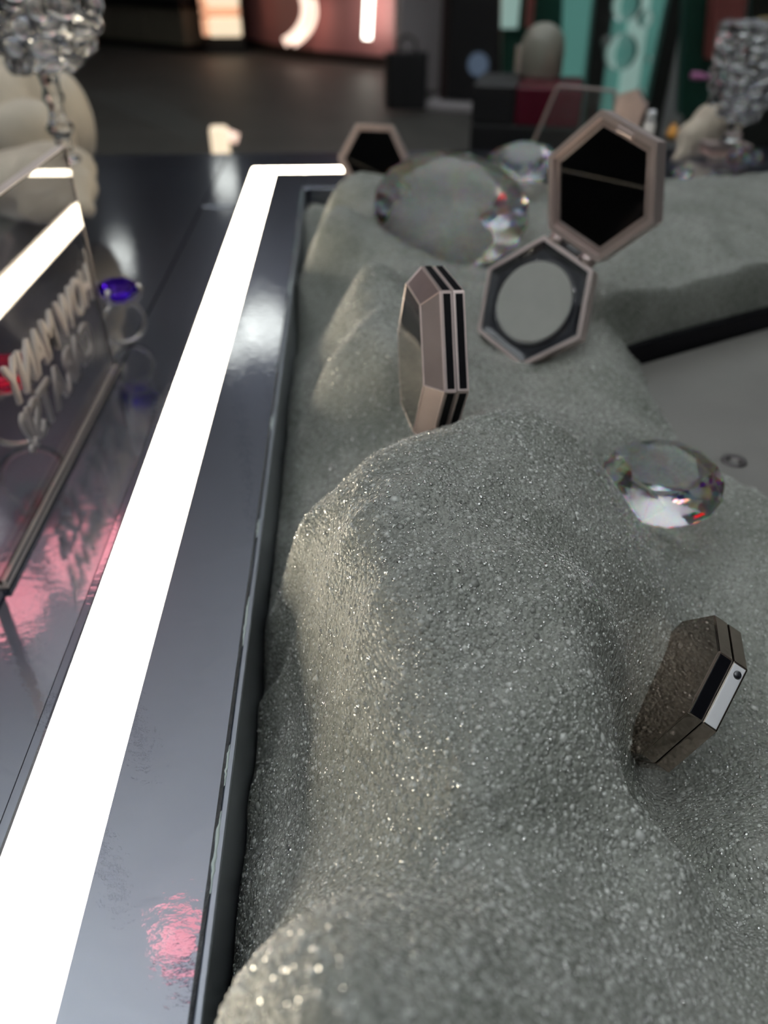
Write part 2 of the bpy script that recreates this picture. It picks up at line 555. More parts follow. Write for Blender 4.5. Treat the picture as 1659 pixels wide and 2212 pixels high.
# grey board inside the ring of rock, with its screw and a black strip standing in for the shadow gap
CUT0, CUT1 = Vector((0.1442, 0.4209)), Vector((0.2675, 0.4815))
cd = (CUT1 - CUT0).normalized()
cn = Vector((-cd.y, cd.x))
BZ = -0.016
board = empty('base_board', (0, 0, BZ))
tag(board, 'flat grey board with a countersunk screw inside the rock ring', 'board')
q0, q1 = CUT0 - cd * 0.03 - cn * 0.006, CUT1 + cd * 0.5 - cn * 0.006
obj('panel', prism_bm([(0.150, 0.300), (0.205, 0.262), (0.66, 0.20), tuple(q1), tuple(q0)], -0.02, 0.0, 0.0008), M['board'], board)
s = wz(1585, 997, BZ)
sb = lathe_bm([(0.0, -0.0004), (0.0022, -0.0005), (0.0024, 0.0002), (0.0042, 0.0007), (0.0056, 0.0009), (0.0062, 0.0002)], 24)
so = obj('screw', sb, mat('dark_screw', (0.10, 0.09, 0.09), 0.35, metal=0.8), board, True)
so.location = (s.x, s.y, 0.0002)
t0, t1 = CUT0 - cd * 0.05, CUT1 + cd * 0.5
obj('shadow_gap_strip', prism_bm([tuple(t0 - cn * 0.0055), tuple(t1 - cn * 0.0055), tuple(t1 + cn * 0.004), tuple(t0 + cn * 0.004)], -0.01, 0.0125, 0.0005), M['jet'], board)

# ------------------------------------------------------------------ the glitter rock
PIX = [
    # crest of the main hump
    (640, 1160, .030), (700, 1085, .042), (780, 1005, .050), (860, 960, .053), (940, 940, .054), (1040, 905, .052), (1140, 900, .047), (1230, 930, .040),
    (1310, 1040, .030), (1370, 1150, .022), (1390, 1280, .020), (1345, 1420, .026), (1325, 1540, .029), (1340, 1660, .027), (1400, 1770, .020), (1480, 1870, .008),
    # front of the main hump
    (900, 1150, .057), (1000, 1300, .055), (1150, 1150, .050), (1150, 1400, .047), (1000, 1500, .046), (800, 1300, .052), (720, 1200, .045), (680, 1350, .022),
    (620, 1350, -.005), (700, 1500, .014), (850, 1600, .034), (620, 1550, -.018), (570, 1500, -.028), (600, 1280, -.012), (1000, 1700, .042), (1200, 1600, .042),
    (750, 1750, .014), (600, 1750, -.018), (530, 1750, -.03), (1280, 1250, .036),
    # saddle and nearest lump
    (800, 1880, .022), (650, 1900, .002), (550, 1900, -.020), (1000, 1850, .034), (1200, 1850, .031), (1300, 1800, .026),
    (1250, 2050, .036), (1000, 2000, .050), (800, 2020, .060), (650, 2040, .058), (560, 2080, .048), (485, 2170, .034), (750, 2180, .068), (1000, 2180, .060), (1250, 2200, .045),
    # hollow on the right
    (1600, 1850, -.006), (1650, 2050, .000), (1550, 2000, .006), (1500, 2180, .018), (1640, 2200, .010),
    (1550, 1150, -.014), (1620, 1250, -.014), (1600, 1480, -.018), (1500, 1300, -.010), (1640, 1650, -.016), (1500, 1720, -.022), (1430, 1150, -.008),
    (1350, 1000, .008), (1300, 900, .012), (1250, 800, .012), (1200, 760, .006), (1140, 805, .003), (1180, 860, .008), (1060, 740, .005), (1100, 790, .003),
    # edge against the grey board
    (1290, 700, .015), (1340, 780, .008), (1400, 860, .000), (1450, 950, -.006), (1500, 985, -.011), (1560, 1030, -.014), (1659, 1085, -.014),
    # valley with the standing compact and the lumps behind it
    (800, 890, .010), (880, 890, .012), (1010, 850, .020), (740, 940, .0), (660, 900, -.018), (640, 1000, -.025), (700, 800, .020), (740, 738, .030), (840, 800, .028), (650, 780, -.03),
    (690, 690, -.025), (740, 650, .025), (800, 640, .040), (790, 578, .045), (700, 575, -.008), (690, 510, .026), (730, 450, .040), (665, 450, .0), (725, 405, .036),
    (880, 575, .024), (950, 690, .016), (1000, 640, .020), (1000, 575, .010), (1100, 550, .008), (800, 480, .030), (900, 470, .002), (980, 450, -.004), (1050, 460, .0),
    (810, 388, .036), (960, 375, .020), (1100, 390, .018),
]
ARM = [(1300, 600, .026), (1300, 655, .025), (1500, 560, .030), (1480, 615, .024), (1655, 520, .030), (1655, 575, .025), (1450, 420, .036), (1650, 420, .034), (1420, 520, .034), (1350, 470, .034), (1480, 385, .034), (1650, 375, .030)]
HOLE = [(0.20, 0.40, -.05), (0.25, 0.38, -.05), (0.30, 0.42, -.05), (0.24, 0.31, -.05), (0.32, 0.30, -.05), (0.30, 0.48, -.05), (0.20, 0.35, -.045), (0.42, 0.35, -.05), (0.5, 0.5, -.05), (0.42, 0.5, -.05)]
near_pts = [tuple(wz(*p)) for p in PIX]
arm_pts = [tuple(wz(*p)) for p in ARM]
for y in np.arange(0.04, 0.78, 0.05):
    near_pts.append((XW, float(y), -0.036))
common = [(-.02, .70, -.02), (.0, .695, .004), (.04, .70, .008), (.09, .70, .012), (.15, .71, .015), (.22, .72, .015), (0.1, 0.74, .0), (0.0, 0.76, -.03), (0.25, 0.76, -.03), (0.4, 0.78, -.02), (0.6, 0.7, .0), (0.55, 0.55, .03)]
low = [(.128, .268, -.014), (.138, .262, -.016), (.12, .275, -.010), (.0750, .122, -.010), (.0765, .136, -.012), (.078, .110, -.012), (.080, .137, -.014), (.082, .121, -.017), (.084, .106, -.012), (.088, .152, -.020), (.092, .096, -.012), (0.0, .275, .008), (-.016, .265, -.006), (.016, .285, .014), (.03, .296, .015), (-.028, .2, -.03), (0.22, 0.16, -.012), (0.22, 0.08, .0), (0.3, 0.2, -.02), (0.45, 0.15, -.01), (0.1, -0.03, .03), (0.0, 0.02, .05), (-0.03, 0.03, .0), (0.2, -0.02, .01)]


def tps(P, lam=4e-7):
    P = np.array(P)
    X = P[:, :2] * 10
    n = len(P)
    d = np.linalg.norm(X[:, None] - X[None], axis=2)
    K = np.where(d > 0, d * d * np.log(np.maximum(d, 1e-9)), 0) + lam * n * np.eye(n)
    A = np.zeros((n + 3, n + 3))
    Q = np.c_[np.ones(n), X]
    A[:n, :n], A[:n, n:], A[n:, :n] = K, Q, Q.T
    w = np.linalg.solve(A, np.r_[P[:, 2], 0, 0, 0])

    def f(x, y):
        S = np.stack([np.asarray(x).ravel(), np.asarray(y).ravel()], 1) * 10
        out = np.empty(len(S))
        for i in range(0, len(S), 20000):
            s = S[i:i + 20000]
            dd = np.linalg.norm(s[:, None] - X[None], axis=2)
            out[i:i + 20000] = (dd * dd * np.log(np.maximum(dd, 1e-9))) @ w[:n] + w[n] + s @ w[n + 1:]
        return out.reshape(np.asarray(x).shape)
    return f

f_near = tps(near_pts + HOLE + common + low)
f_far = tps([p for p in near_pts if p[1] > 0.33 or p[0] < 0.12] + arm_pts + common)
XA = np.concatenate([np.arange(XW + 0.0027, 0.20, 0.0022), np.arange(0.20, 0.34, 0.003), np.arange(0.34, 0.60, 0.006)])
YA = np.concatenate([np.arange(0.02, 0.54, 0.0022), np.arange(0.54, 0.79, 0.004)])
# keep extra rows close to the cut so that the cut face stays crisp
GX, GY = np.meshgrid(XA, YA, indexing='ij')
# snap grid rows to the cut line on the right
sd = (GX - CUT0.x) * cn.x + (GY - CUT0.y) * cn.y
al = (GX - CUT0.x) * cd.x + (GY - CUT0.y) * cd.y


def smooth(t):
    t = np.clip(t, 0, 1)
    return t * t * (3 - 2 * t)

ZN, ZF = f_near(GX, GY), f_far(GX, GY)
wx = smooth((GX - 0.125) / 0.02)
cutm = smooth((sd + 0.003) / 0.006)
farm = smooth((sd + 0.03) / 0.02)
m = wx * cutm + (1 - wx) * farm * 0.0
GZ = ZN * (1 - m) + ZF * m
# lumpy relief of the moulded surface
def vnoise(x, y, f, seed):
    r = np.random.default_rng(seed).random((64, 64))
    u, v = x * f + 100.3, y * f + 100.7
    i, j = np.floor(u).astype(int), np.floor(v).astype(int)
    a, b = smooth(u - i), smooth(v - j)
    g = lambda p, q: r[p % 64, q % 64]
    return (g(i, j) * (1 - a) + g(i + 1, j) * a) * (1 - b) + (g(i, j + 1) * (1 - a) + g(i + 1, j + 1) * a) * b - 0.5
GZ = GZ + 0.004 * vnoise(GX, GY, 45, 1) + 0.002 * vnoise(GX, GY, 110, 2) + 0.0007 * vnoise(GX, GY, 300, 3)
GZ = np.maximum(GZ, -0.098)
nx, ny = GX.shape


def interp(x, y):
    i = np.clip(np.searchsorted(XA, x) - 1, 0, nx - 2)
    j = np.clip(np.searchsorted(YA, y) - 1, 0, ny - 2)
    a = (x - XA[i]) / (XA[i + 1] - XA[i])
    b = (y - YA[j]) / (YA[j + 1] - YA[j])
    return GZ[i, j] * (1 - a) * (1 - b) + GZ[i + 1, j] * a * (1 - b) + GZ[i, j + 1] * (1 - a) * b + GZ[i + 1, j + 1] * a * b


def fast_mesh(name, verts, faces, smooth_it=True):
    me = bpy.data.meshes.new(name)
    faces = np.asarray(faces)
    n, k = faces.shape
    me.vertices.add(len(verts))
    me.vertices.foreach_set('co', np.asarray(verts, dtype=np.float32).ravel())
    me.loops.add(n * k)
    me.loops.foreach_set('vertex_index', faces.astype(np.int32).ravel())
    me.polygons.add(n)
    me.polygons.foreach_set('loop_start', np.arange(0, n * k, k, dtype=np.int32))
    me.polygons.foreach_set('loop_total', np.full(n, k, dtype=np.int32))
    me.update(calc_edges=True)
    if smooth_it:
        me.polygons.foreach_set('use_smooth', np.ones(n, dtype=bool))
    return me

V = np.stack([GX.ravel(), GY.ravel(), GZ.ravel()], 1)
idx = np.arange(nx * ny).reshape(nx, ny)
Fc = np.stack([idx[:-1, :-1], idx[1:, :-1], idx[1:, 1:], idx[:-1, 1:]], -1).reshape(-1, 4)
# skirt down to the recess floor
rim = np.concatenate([idx[:, 0], idx[-1, 1:], idx[-2::-1, -1], idx[0, -2:0:-1]])
skirt = V[rim].copy()
skirt[:, 2] = -0.0995
si = np.arange(len(rim)) + len(V)
Fs = np.stack([rim, si, np.roll(si, -1), np.roll(rim, -1)], -1)
rock = tag(empty('glitter_rock', (0.1, 0.3, -0.0995)), 'lumpy grey glitter coated rock landscape filling the counter recess', 'rock')
ro = obj('rock_body', fast_mesh('rock_body', np.r_[V, skirt] - np.array([0.1, 0.3, -0.0995]), np.r_[Fc, Fs]), M['rock'], rock)

# beads and flakes sunk in the coating
fw = np.array(FWD); rt = np.array(RIGHT); up_ = np.array(UP)


def scatter(n, smax, power):
    """points on the surface, thinning out with distance from the viewer's side of the counter"""
    out = []
    tot = 0
    while tot < n:
        x = RNG.uniform(XW + 0.003, 0.30, n)
        y = RNG.uniform(0.035, 0.5, n)
        z = interp(x, y)
        dist = np.sqrt(x * x + y * y + (0.19 - z) ** 2)
        keep = (RNG.random(n) < np.minimum(1, (0.16 / dist) ** power)) & (dist < smax)
        keep &= np.abs(x) < 0.06 + 0.62 * y
        p = np.stack([x, y, z], 1)[keep]
        out.append(p)
        tot += len(p)
    P = np.concatenate(out)[:n]
    e = 0.0012
    gx = (interp(P[:, 0] + e, P[:, 1]) - interp(P[:, 0] - e, P[:, 1])) / (2 * e)
    gy = (interp(P[:, 0], P[:, 1] + e) - interp(P[:, 0], P[:, 1] - e)) / (2 * e)
    N = np.stack([-gx, -gy, np.ones(len(P))], 1)
    N /= np.linalg.norm(N, axis=1)[:, None]
    return P, N

bmi = bmesh.new()
bmesh.ops.create_icosphere(bmi, subdivisions=1, radius=1)
bmi.verts.ensure_lookup_table()
IV = np.array([v.co[:] for v in bmi.verts])
IF = np.array([[v.index for v in f.verts] for f in bmi.faces])
bmi.free()
NB = 52000
P, N = scatter(NB, 0.5, 1.6)
rad = np.clip(0.00036 * np.exp(RNG.normal(0, 0.45, NB)), 0.00012, 0.0011)
big = RNG.random(NB) < 0.006
rad[big] = RNG.uniform(0.0008, 0.0018, big.sum())
sq = np.where(big, 0.28, 0.85)
T = np.cross(N, RNG.normal(size=(NB, 3)))
T /= np.linalg.norm(T, axis=1)[:, None]
B = np.cross(N, T)
bv = (P - N * (rad * sq * 0.25)[:, None])[:, None] + rad[:, None, None] * (IV[None, :, 0:1] * T[:, None] + IV[None, :, 1:2] * B[:, None] + IV[None, :, 2:3] * N[:, None] * sq[:, None, None])
bf = (IF[None] + (np.arange(NB) * len(IV))[:, None, None]).reshape(-1, 3)
bme = fast_mesh('coating_beads', bv.reshape(-1, 3) - np.array([0.1, 0.3, -0.0995]), bf)
at = bme.attributes.new('tint', 'FLOAT', 'POINT')
at.data.foreach_set('value', np.repeat(RNG.random(NB) ** 1.3, len(IV)).astype(np.float32))
tag(obj('coating_beads', bme, M['bead'], rock), 'tiny clear beads in the coating', kind='stuff')

NF = 16000
P, N = scatter(NF, 0.62, 1.2)
D = N + RNG.normal(size=(NF, 3)) * 0.35
D /= np.linalg.norm(D, axis=1)[:, None]
T = np.cross(D, RNG.normal(size=(NF, 3)))
T /= np.linalg.norm(T, axis=1)[:, None]
B = np.cross(D, T)
r = np.clip(0.00024 * np.exp(RNG.normal(0, 0.4, NF)), 0.00012, 0.0008)
ang = np.arange(6) * math.pi / 3
hexa = np.stack([np.cos(ang), np.sin(ang)], 1)
top = (P + N * 0.00028)[:, None] + r[:, None, None] * (hexa[None, :, 0:1] * T[:, None] + hexa[None, :, 1:2] * B[:, None])
bot = top - D[:, None] * 0.00012
fv = np.concatenate([top, bot], 1)
ff = [(0, i, i + 1) for i in range(1, 5)] + [(i, 6 + i, (i + 1) % 6) for i in range(6)] + [((i + 1) % 6, 6 + i, 6 + (i + 1) % 6) for i in range(6)]
ff = (np.array(ff)[None] + (np.arange(NF) * 12)[:, None, None]).reshape(-1, 3)
fme = fast_mesh('glitter_flakes', fv.reshape(-1, 3) - np.array([0.1, 0.3, -0.0995]), ff, False)
tag(obj('glitter_flakes', fme, M['flake'], rock), 'bright glitter flakes', kind='stuff')


# ------------------------------------------------------------------ powder compacts
def scaled(pts, k):
    return [(p[0] * k, p[1] * k) for p in pts]


def inset(pts, d):
    R = math.hypot(*pts[0])
    n = len(pts)
    ap = R * math.cos(math.pi / n)
    return scaled(pts, (ap - d) / ap)


def closed_compact(name, n, R, th, loc, rot, label, crown=0.0, crown_in=0.006, body='smoke', side='rose', face='smoke', clasp_edge=None, bands=()):
    """rim polygon at z=0, body runs to z=th, faceted crown towards -z"""
    e = empty(name, loc, rot)
    tag(e, label, 'compact', 'closed powder compacts')
    P = ngon(n, R)
    half = th / 2 - 0.00012
    # shell next to the viewer (with the crown when there is one)
    bm = bmesh.new()
    loops = []
    prof = [(0.0, half), (0.0, 0.0002), (0.0003, 0.0)]
    if crown > 0: prof += [(crown_in, -crown)]
    for d, z in prof:
        loops.append([bm.verts.new((p[0], p[1], z)) for p in inset(P, d)])
    bm.faces.new(loops[0])
    for a, b in zip(loops, loops[1:]):
        for i in range(n):
            bm.faces.new((a[i], a[(i + 1) % n], b[(i + 1) % n], b[i]))
    bm.faces.new(loops[-1][::-1])
    bmesh.ops.recalc_face_normals(bm, faces=bm.faces)
    bmesh.ops.bevel(bm, geom=[ed for ed in bm.edges], offset=0.00022, segments=2, affect='EDGES')
    obj('lid' if crown > 0 else 'base', bm, M[body], e)
    obj('base' if crown > 0 else 'lid', prism_bm(P, half + 0.00024, th, 0.00035, 2), M[side], e)
    obj('seam', prism_bm(inset(P, 0.0006), half - 0.0002, half + 0.0005), M['ink'], e)
    if crown > 0:
        obj('table', prism_bm(inset(P, crown_in + 0.0002), -crown - 0.0003, -crown + 0.0002), M['smoke'], e)['label'] = 'smoked mirror top'
        # bright piping along the facet edges
        w = 0.00035
        tb = inset(P, crown_in)
        for k in range(n):
            a, b = tb[k], tb[(k + 1) % n]
            obj('facet_edge', tube_bm([(a[0], a[1], -crown), (b[0], b[1], -crown)], w, 6), M['rose'], e)
            a2 = inset(P, 0.0003)[k]
            obj('facet_edge', tube_bm([(a[0], a[1], -crown), (a2[0], a2[1], 0)], w, 6), M['rose'], e)
            b2 = inset(P, 0.0003)[(k + 1) % n]
            obj('facet_edge', tube_bm([(a2[0], a2[1], 0), (b2[0], b2[1], 0)], w, 6), M['rose'], e)
    for k in bands:
        a, b = Vector((*P[k], 0)), Vector((*P[(k + 1) % n], 0))
        d = (b - a).normalized()
        nrm = Vector((a.x + b.x, a.y + b.y, 0)).normalized()
        for z0, z1 in ((0.0011, half - 0.0007), (half + 0.0011, th - 0.0009)):
            q = [a + d * 0.001 - nrm * 0.0003, b - d * 0.001 - nrm * 0.0003, b - d * 0.001 + nrm * 0.00025, a + d * 0.001 + nrm * 0.00025]
            obj('dark_reflection_band', prism_bm([(p.x, p.y) for p in q], z0, z1, 0.0001), M['jet'], e)['label'] = 'black side band painting a dark reflection'
    if clasp_edge is not None:
        k = clasp_edge
        a, b = Vector((*P[k], 0)), Vector((*P[(k + 1) % n], 0))
        d = (b - a).normalized()
        nrm = Vector((a.x + b.x, a.y + b.y, 0)).normalized()
        q = [a + d * 0.0004 - nrm * 0.0003, b - d * 0.0004 - nrm * 0.0003, b - d * 0.0004 + nrm * 0.0002, a + d * 0.0004 + nrm * 0.0002]
        obj('lit_side_plate', prism_bm([(p.x, p.y) for p in q], half + 0.0006, th - 0.0006, 0.00015, 2), M['chrome'], e)['label'] = 'pale side plate painting reflected light'  # pale plate paints the light reflected by this half of the side
        obj('dark_reflection_band', prism_bm([(p.x, p.y) for p in q], 0.0006, half - 0.0004, 0.00012), M['jet'], e)['label'] = 'black side band painting a dark reflection'  # black band paints the dark reflection on the other half
        c = a + d * 0.003
        st = lathe_bm([(0, 0.0006), (0.0009, 0.0006), (0.0013, 0.0002), (0.0013, -0.001), (0, -0.001)], 18)
        so = obj('hinge_pin', st, M['ink'], e, True)
        so.matrix_local = Matrix.Translation((c.x, c.y, (half + th) / 2 + 0.0004)) @ frame_from(d, nrm).to_4x4()
    return e


closed_compact('octagonal_compact', 8, 0.0265, 0.0098, (0.0956, 0.1636, 0.0028), frame_from((0.5, 0.849, 0.17), (0.81, -0.389, -0.439)),
               'octagonal smoked mirror compact lodged in the rock hollow', body='smoke', side='smoke', clasp_edge=2)
closed_compact('hexagonal_compact', 6, 0.036, 0.0092, (0.031, 0.287, 0.0575), frame_from((-0.01, 0.57, 0.82), (1.0, 0.09, -0.04)),
               'rose chrome compact standing on edge with black bands painting dark reflections', crown=0.0062, crown_in=0.006, body='rose_satin', side='rose', bands=(0, 1, 2))

# the open compact: pan below, mirrored lid above one shared hinge edge
R6 = 0.036
A6 = R6 * math.sqrt(3) / 2
HEX = [(-R6 / 2, 0), (R6 / 2, 0), (R6, -A6), (R6 / 2, -2 * A6), (-R6 / 2, -2 * A6), (-R6, -A6)]


def about(pts, c, k):
    return [((p[0] - c[0]) * k + c[0], (p[1] - c[1]) * k + c[1]) for p in pts]


def mirror_lid(parent, pts, c, th, name='lid', frame_m='rose', mirror_m='mirror'):
    """lid shell seen from inside: rim, stepped inner frame, mirror; built around +z"""
    shell = obj(name, prism_bm(pts, -th, -th * 0.35, 0.0006, 2), M[frame_m], parent)
    obj('rim', ring_bm(pts, about(pts, c, 0.90), -th * 0.4, 0.0), M[frame_m], shell)
    obj('inner_frame', ring_bm(about(pts, c, 0.895), about(pts, c, 0.80), -th * 0.4, -th * 0.18), M['rose_satin'], shell)
    obj('mirror', prism_bm(about(pts, c, 0.81), -th * 0.4, -th * 0.27), M[mirror_m], shell)
    return shell


def open_compact(loc, rot, th_deg, label, detail=True):
    e = empty('open_compact', loc, rot)
    tag(e, label, 'compact')
    g = 0.002
    pan = [(p[0], p[1] - g) for p in HEX]
    c = (0, -A6 - g)
    th = 0.009
    base = obj('base', prism_bm(pan, -th, -th * 0.45, 0.0006, 2), M['rose'], e)
    obj('rim', ring_bm(pan, about(pan, c, 0.93), -th * 0.5, 0.0), M['rose'], base)
    obj('well', prism_bm(about(pan, c, 0.925), -th * 0.5, -th * 0.32), M['ink'], base)
    pw = lathe_bm([(0, 0.0), (0.0215, 0.0), (0.0222, -0.0004), (0.0224, -0.003), (0, -0.003)], 48)
    po = obj('powder', pw, M['powder'], base)
    po.location = (c[0], c[1], -0.0008)
    pr = lathe_bm([(0.0224, -0.004), (0.0224, -0.0006), (0.0232, -0.0003), (0.0238, -0.0006), (0.0238, -0.004)], 48)
    pro = obj('pan_ring', pr, M['ink'], base, True)
    pro.location = (c[0], c[1], -0.0008)
    # glossy corner facets of the tray around the round pan
    for k in range(6):
        a, b = about(pan, c, 0.92)[k], about(pan, c, 0.92)[(k + 1) % 6]
        aa, bb = about(pan, c, 0.80)[k], about(pan, c, 0.80)[(k + 1) % 6]
        bm = bmesh.new()
        v = [bm.verts.new((a[0], a[1], -0.0008)), bm.verts.new((b[0], b[1], -0.0008)), bm.verts.new((bb[0], bb[1], -0.0032)), bm.verts.new((aa[0], aa[1], -0.0032))]
        v2 = [bm.verts.new((q.co.x, q.co.y, -0.0040)) for q in v]
        bm.faces.new(v)
        bm.faces.new(v2[::-1])
        for i in range(4): bm.faces.new((v[i], v[(i + 1) % 4], v2[(i + 1) % 4], v2[i]))
        obj('tray_facet', bm, M['ink'], base)
    # lid, hinged
    t = math.radians(th_deg)
    lid_pts = [(p[0], -p[1] + g) for p in HEX][::-1]
    lid = mirror_lid(e, lid_pts, (0, A6 + g), th)
    lid.matrix_local = Matrix.Rotation(t, 4, 'X')
    hb = tube_bm([(-R6 * 0.36, 0, -0.003), (R6 * 0.36, 0, -0.003)], 0.0028, 12)
    obj('hinge', hb, M['ink'], e, True)
    for x in (-0.011, 0.011):
        kn = tube_bm([(x - 0.0035, 0, -0.0025), (x + 0.0035, 0, -0.0025)], 0.0036, 12)
        obj('hinge_knuckle', kn, M['rose_satin'], e, True)
    cl = bm_box(bmesh.new(), -0.005, 0.005, 2 * A6 + g - 0.0045, 2 * A6 + g - 0.0020, -0.0025, 0.0008, 0.0005, 2)
    obj('catch', cl, M['rose'], lid)
    return e

open_compact((0.121, 0.4183, 0.058), frame_from((0.583, -0.765, -0.273), (-0.595, -0.631, 0.497)), 23.0, 'open hexagonal compact with dark mirror lid above a round grey powder pan')

# ------------------------------------------------------------------ brilliant cut crystals
def brilliant_bm(R, table=0.56, crown=0.30, girdle=0.04, pav=0.86, n=8):
    """table, star, kite and girdle facets above, kite and lower facets below; girdle at z=0"""
    bm = bmesh.new()
    T = [bm.verts.new((R * table * math.cos(2 * math.pi * i / n), R * table * math.sin(2 * math.pi * i / n), R * crown)) for i in range(n)]
    rm = R * (table + 1) / 2 * 0.99
    Mi = [bm.verts.new((rm * math.cos(2 * math.pi * (i + .5) / n), rm * math.sin(2 * math.pi * (i + .5) / n), R * crown * 0.60)) for i in range(n)]
    G = [bm.verts.new((R * math.cos(math.pi * i / n), R * math.sin(math.pi * i / n), R * girdle / 2)) for i in range(2 * n)]
    H = [bm.verts.new((R * math.cos(math.pi * i / n), R * math.sin(math.pi * i / n), -R * girdle / 2)) for i in range(2 * n)]
    rl = R * 0.30
    K = [bm.verts.new((rl * math.cos(2 * math.pi * (i + .5) / n), rl * math.sin(2 * math.pi * (i + .5) / n), -R * pav * 0.72)) for i in range(n)]
    C = bm.verts.new((0, 0, -R * pav))
    bm.faces.new(T)
    for i in range(n):
        j = (i + 1) % n
        bm.faces.new((T[i], Mi[i], T[j]))
        bm.faces.new((T[j], Mi[i], G[2 * j], Mi[j])) if False else None
        bm.faces.new((Mi[i], G[2 * i + 1], G[(2 * i + 2) % (2 * n)]))
        bm.faces.new((Mi[i], G[2 * i], G[2 * i + 1]))
        bm.faces.new((T[i], Mi[i - 1], G[2 * i]))
        bm.faces.new((T[i], G[2 * i], Mi[i]))
        bm.faces.new((K[i], H[(2 * i + 2) % (2 * n)], H[2 * i + 1]))
        bm.faces.new((K[i], H[2 * i + 1], H[2 * i]))
        bm.faces.new((C, K[i], H[2 * i], K[i - 1]))
    for i in range(2 * n):
        j = (i + 1) % (2 * n)
        bm.faces.new((G[i], H[i], H[j], G[j]))
    bmesh.ops.recalc_face_normals(bm, faces=bm.faces)
    return bm


def crystal(name, R, loc, X, Z, label, material='crystal', group='cut crystal gems on the rock', **k):
    o = obj(name, brilliant_bm(R, **k), M[material])
    o.matrix_world = Matrix.Translation(loc) @ frame_from(X, Z).to_4x4()
    tag(o, label, 'gem', group)
    return o

crystal('cut_crystal', 0.0245, wd(1428, 1040, 0.322), (1, 0.2, 0), (-0.12, -0.22, 0.95), 'clear brilliant cut crystal at the rock edge by the grey board', pav=0.5, crown=0.34)
crystal('cut_crystal', 0.056, wd(975, 447, 0.565), (1, 0.1, 0), (0.02, -0.48, 0.87), 'large clear brilliant cut crystal behind the standing compact', pav=0.72)
crystal('cut_crystal', 0.030, wd(1130, 350, 0.66), (1, 0.3, 0), (-0.1, -0.3, 0.9), 'clear cut crystal half hidden behind the open compact lid', pav=0.72)
for i, (px, py, s_, r_, lab) in enumerate(((1475, 372, 0.70, 0.009, 'small clear crystal on the far rock arm beside the mirror lid'), (1415, 372, 0.70, 0.007, 'tiny clear crystal touching the right rim of the mirror lid'), (1540, 380, 0.72, 0.006, 'tiny clear crystal on the far rock arm below the cream sculpture'))):
    crystal('small_crystal', r_, wd(px, py, s_), (1, i * 0.3, 0), (0.1 * i - 0.1, -0.4, 0.9), lab, group='small crystals on the far rock arm')

# ------------------------------------------------------------------ pieces standing behind the rock
def lid_on_edge(loc, rot, label):
    e = empty('compact_lid', loc, rot)
    tag(e, label, 'compact', 'compacts standing behind the rock')
    pts = ngon(6, 0.033)
    mirror_lid(e, pts, (0, 0), 0.009, name='shell')
    return e

p = wd(806, 345, 0.70)
lid_on_edge((p.x, p.y, p.z), frame_from((1, -0.25, 0), (-0.25, -0.93, 0.2)), 'rose framed hexagonal compact standing behind the rock by the light strip')
# clear trapezoid plaque
p0, p1, p2, p3 = wd(1152, 300, 0.80), wd(1206, 186, 0.80), wd(1330, 192, 0.80), wd(1345, 300, 0.80)
ex = (p2 - p1).normalized()
ez = Vector((0, 0, 1))
pl = [((q - p1).dot(ex), (q - p1).z) for q in (p0, p1, p2, p3)]
pl[0] = (pl[0][0], -p1.z)
pl[3] = (pl[3][0], -p1.z)
plaque = obj('acrylic_plaque', prism_bm(pl, -0.004, 0.004, 0.0008, 2), M['acrylic'])
plaque.matrix_world = Matrix.Translation(p1) @ frame_from(ex, ex.cross(ez)).to_4x4()
tag(plaque, 'clear acrylic trapezoid plaque standing behind the open compact', 'plaque')
for nm, pts in (('edge', None),):
    for a, b in ((0, 1), (1, 2), (2, 3)):
        A, Bq = Vector((*pl[a], 0)), Vector((*pl[b], 0))
        d = (Bq - A).normalized()
        nn = Vector((-d.y, d.x, 0))
        q = [A - nn * 0.0002, Bq - nn * 0.0002, Bq + nn * 0.0016, A + nn * 0.0016]
        obj('edge_strip', prism_bm([(v.x, v.y) for v in q], -0.0042, 0.0042, 0.0003), M['rose_satin'], plaque)
p = wd(1368, 232, 0.80)
closed_compact('hexagonal_compact', 6, 0.020, 0.008, (p.x, p.y, p.z - 0.003), frame_from((0.3, 0, 1), (-0.75, -0.6, 0.1)), 'small smoked compact leaning beside the clear plaque', body='smoke', side='rose_satin')
p = wd(1403, 275, 0.72)
tb = tag(empty('white_tube', (p.x, p.y, p.z - 0.014)), 'small white cosmetic tube behind the right rim of the mirror lid', 'tube')
obj('tube_body', lathe_bm([(0, 0), (0.004, 0), (0.0048, 0.001), (0.005, 0.018), (0, 0.018)], 18), M['letter'], tb, True)
obj('cap', lathe_bm([(0, 0.018), (0.004, 0.018), (0.004, 0.027), (0.003, 0.028), (0, 0.028)], 18), M['chrome'], tb, True)


# ------------------------------------------------------------------ the clear sign
SX0, SX1, SY0, SY1, SH = -0.1605, -0.1550, 0.269, 0.490, 0.137
sign = tag(empty('acrylic_sign', ((SX0 + SX1) / 2, (SY0 + SY1) / 2, ZL + 0.0006)), 'clear acrylic slab sign with raised cream letters seen from behind', 'sign')
w2, l2 = (SX1 - SX0) / 2, (SY1 - SY0) / 2
box('slab', -w2, w2, -l2, l2, 0.0003, SH, M['acrylic'], sign, 0.0006, 2)
box('foot_strip', w2, w2 + 0.0035, -l2, l2, 0.0002, 0.004, M['acrylic'], sign, 0.0005, 2)


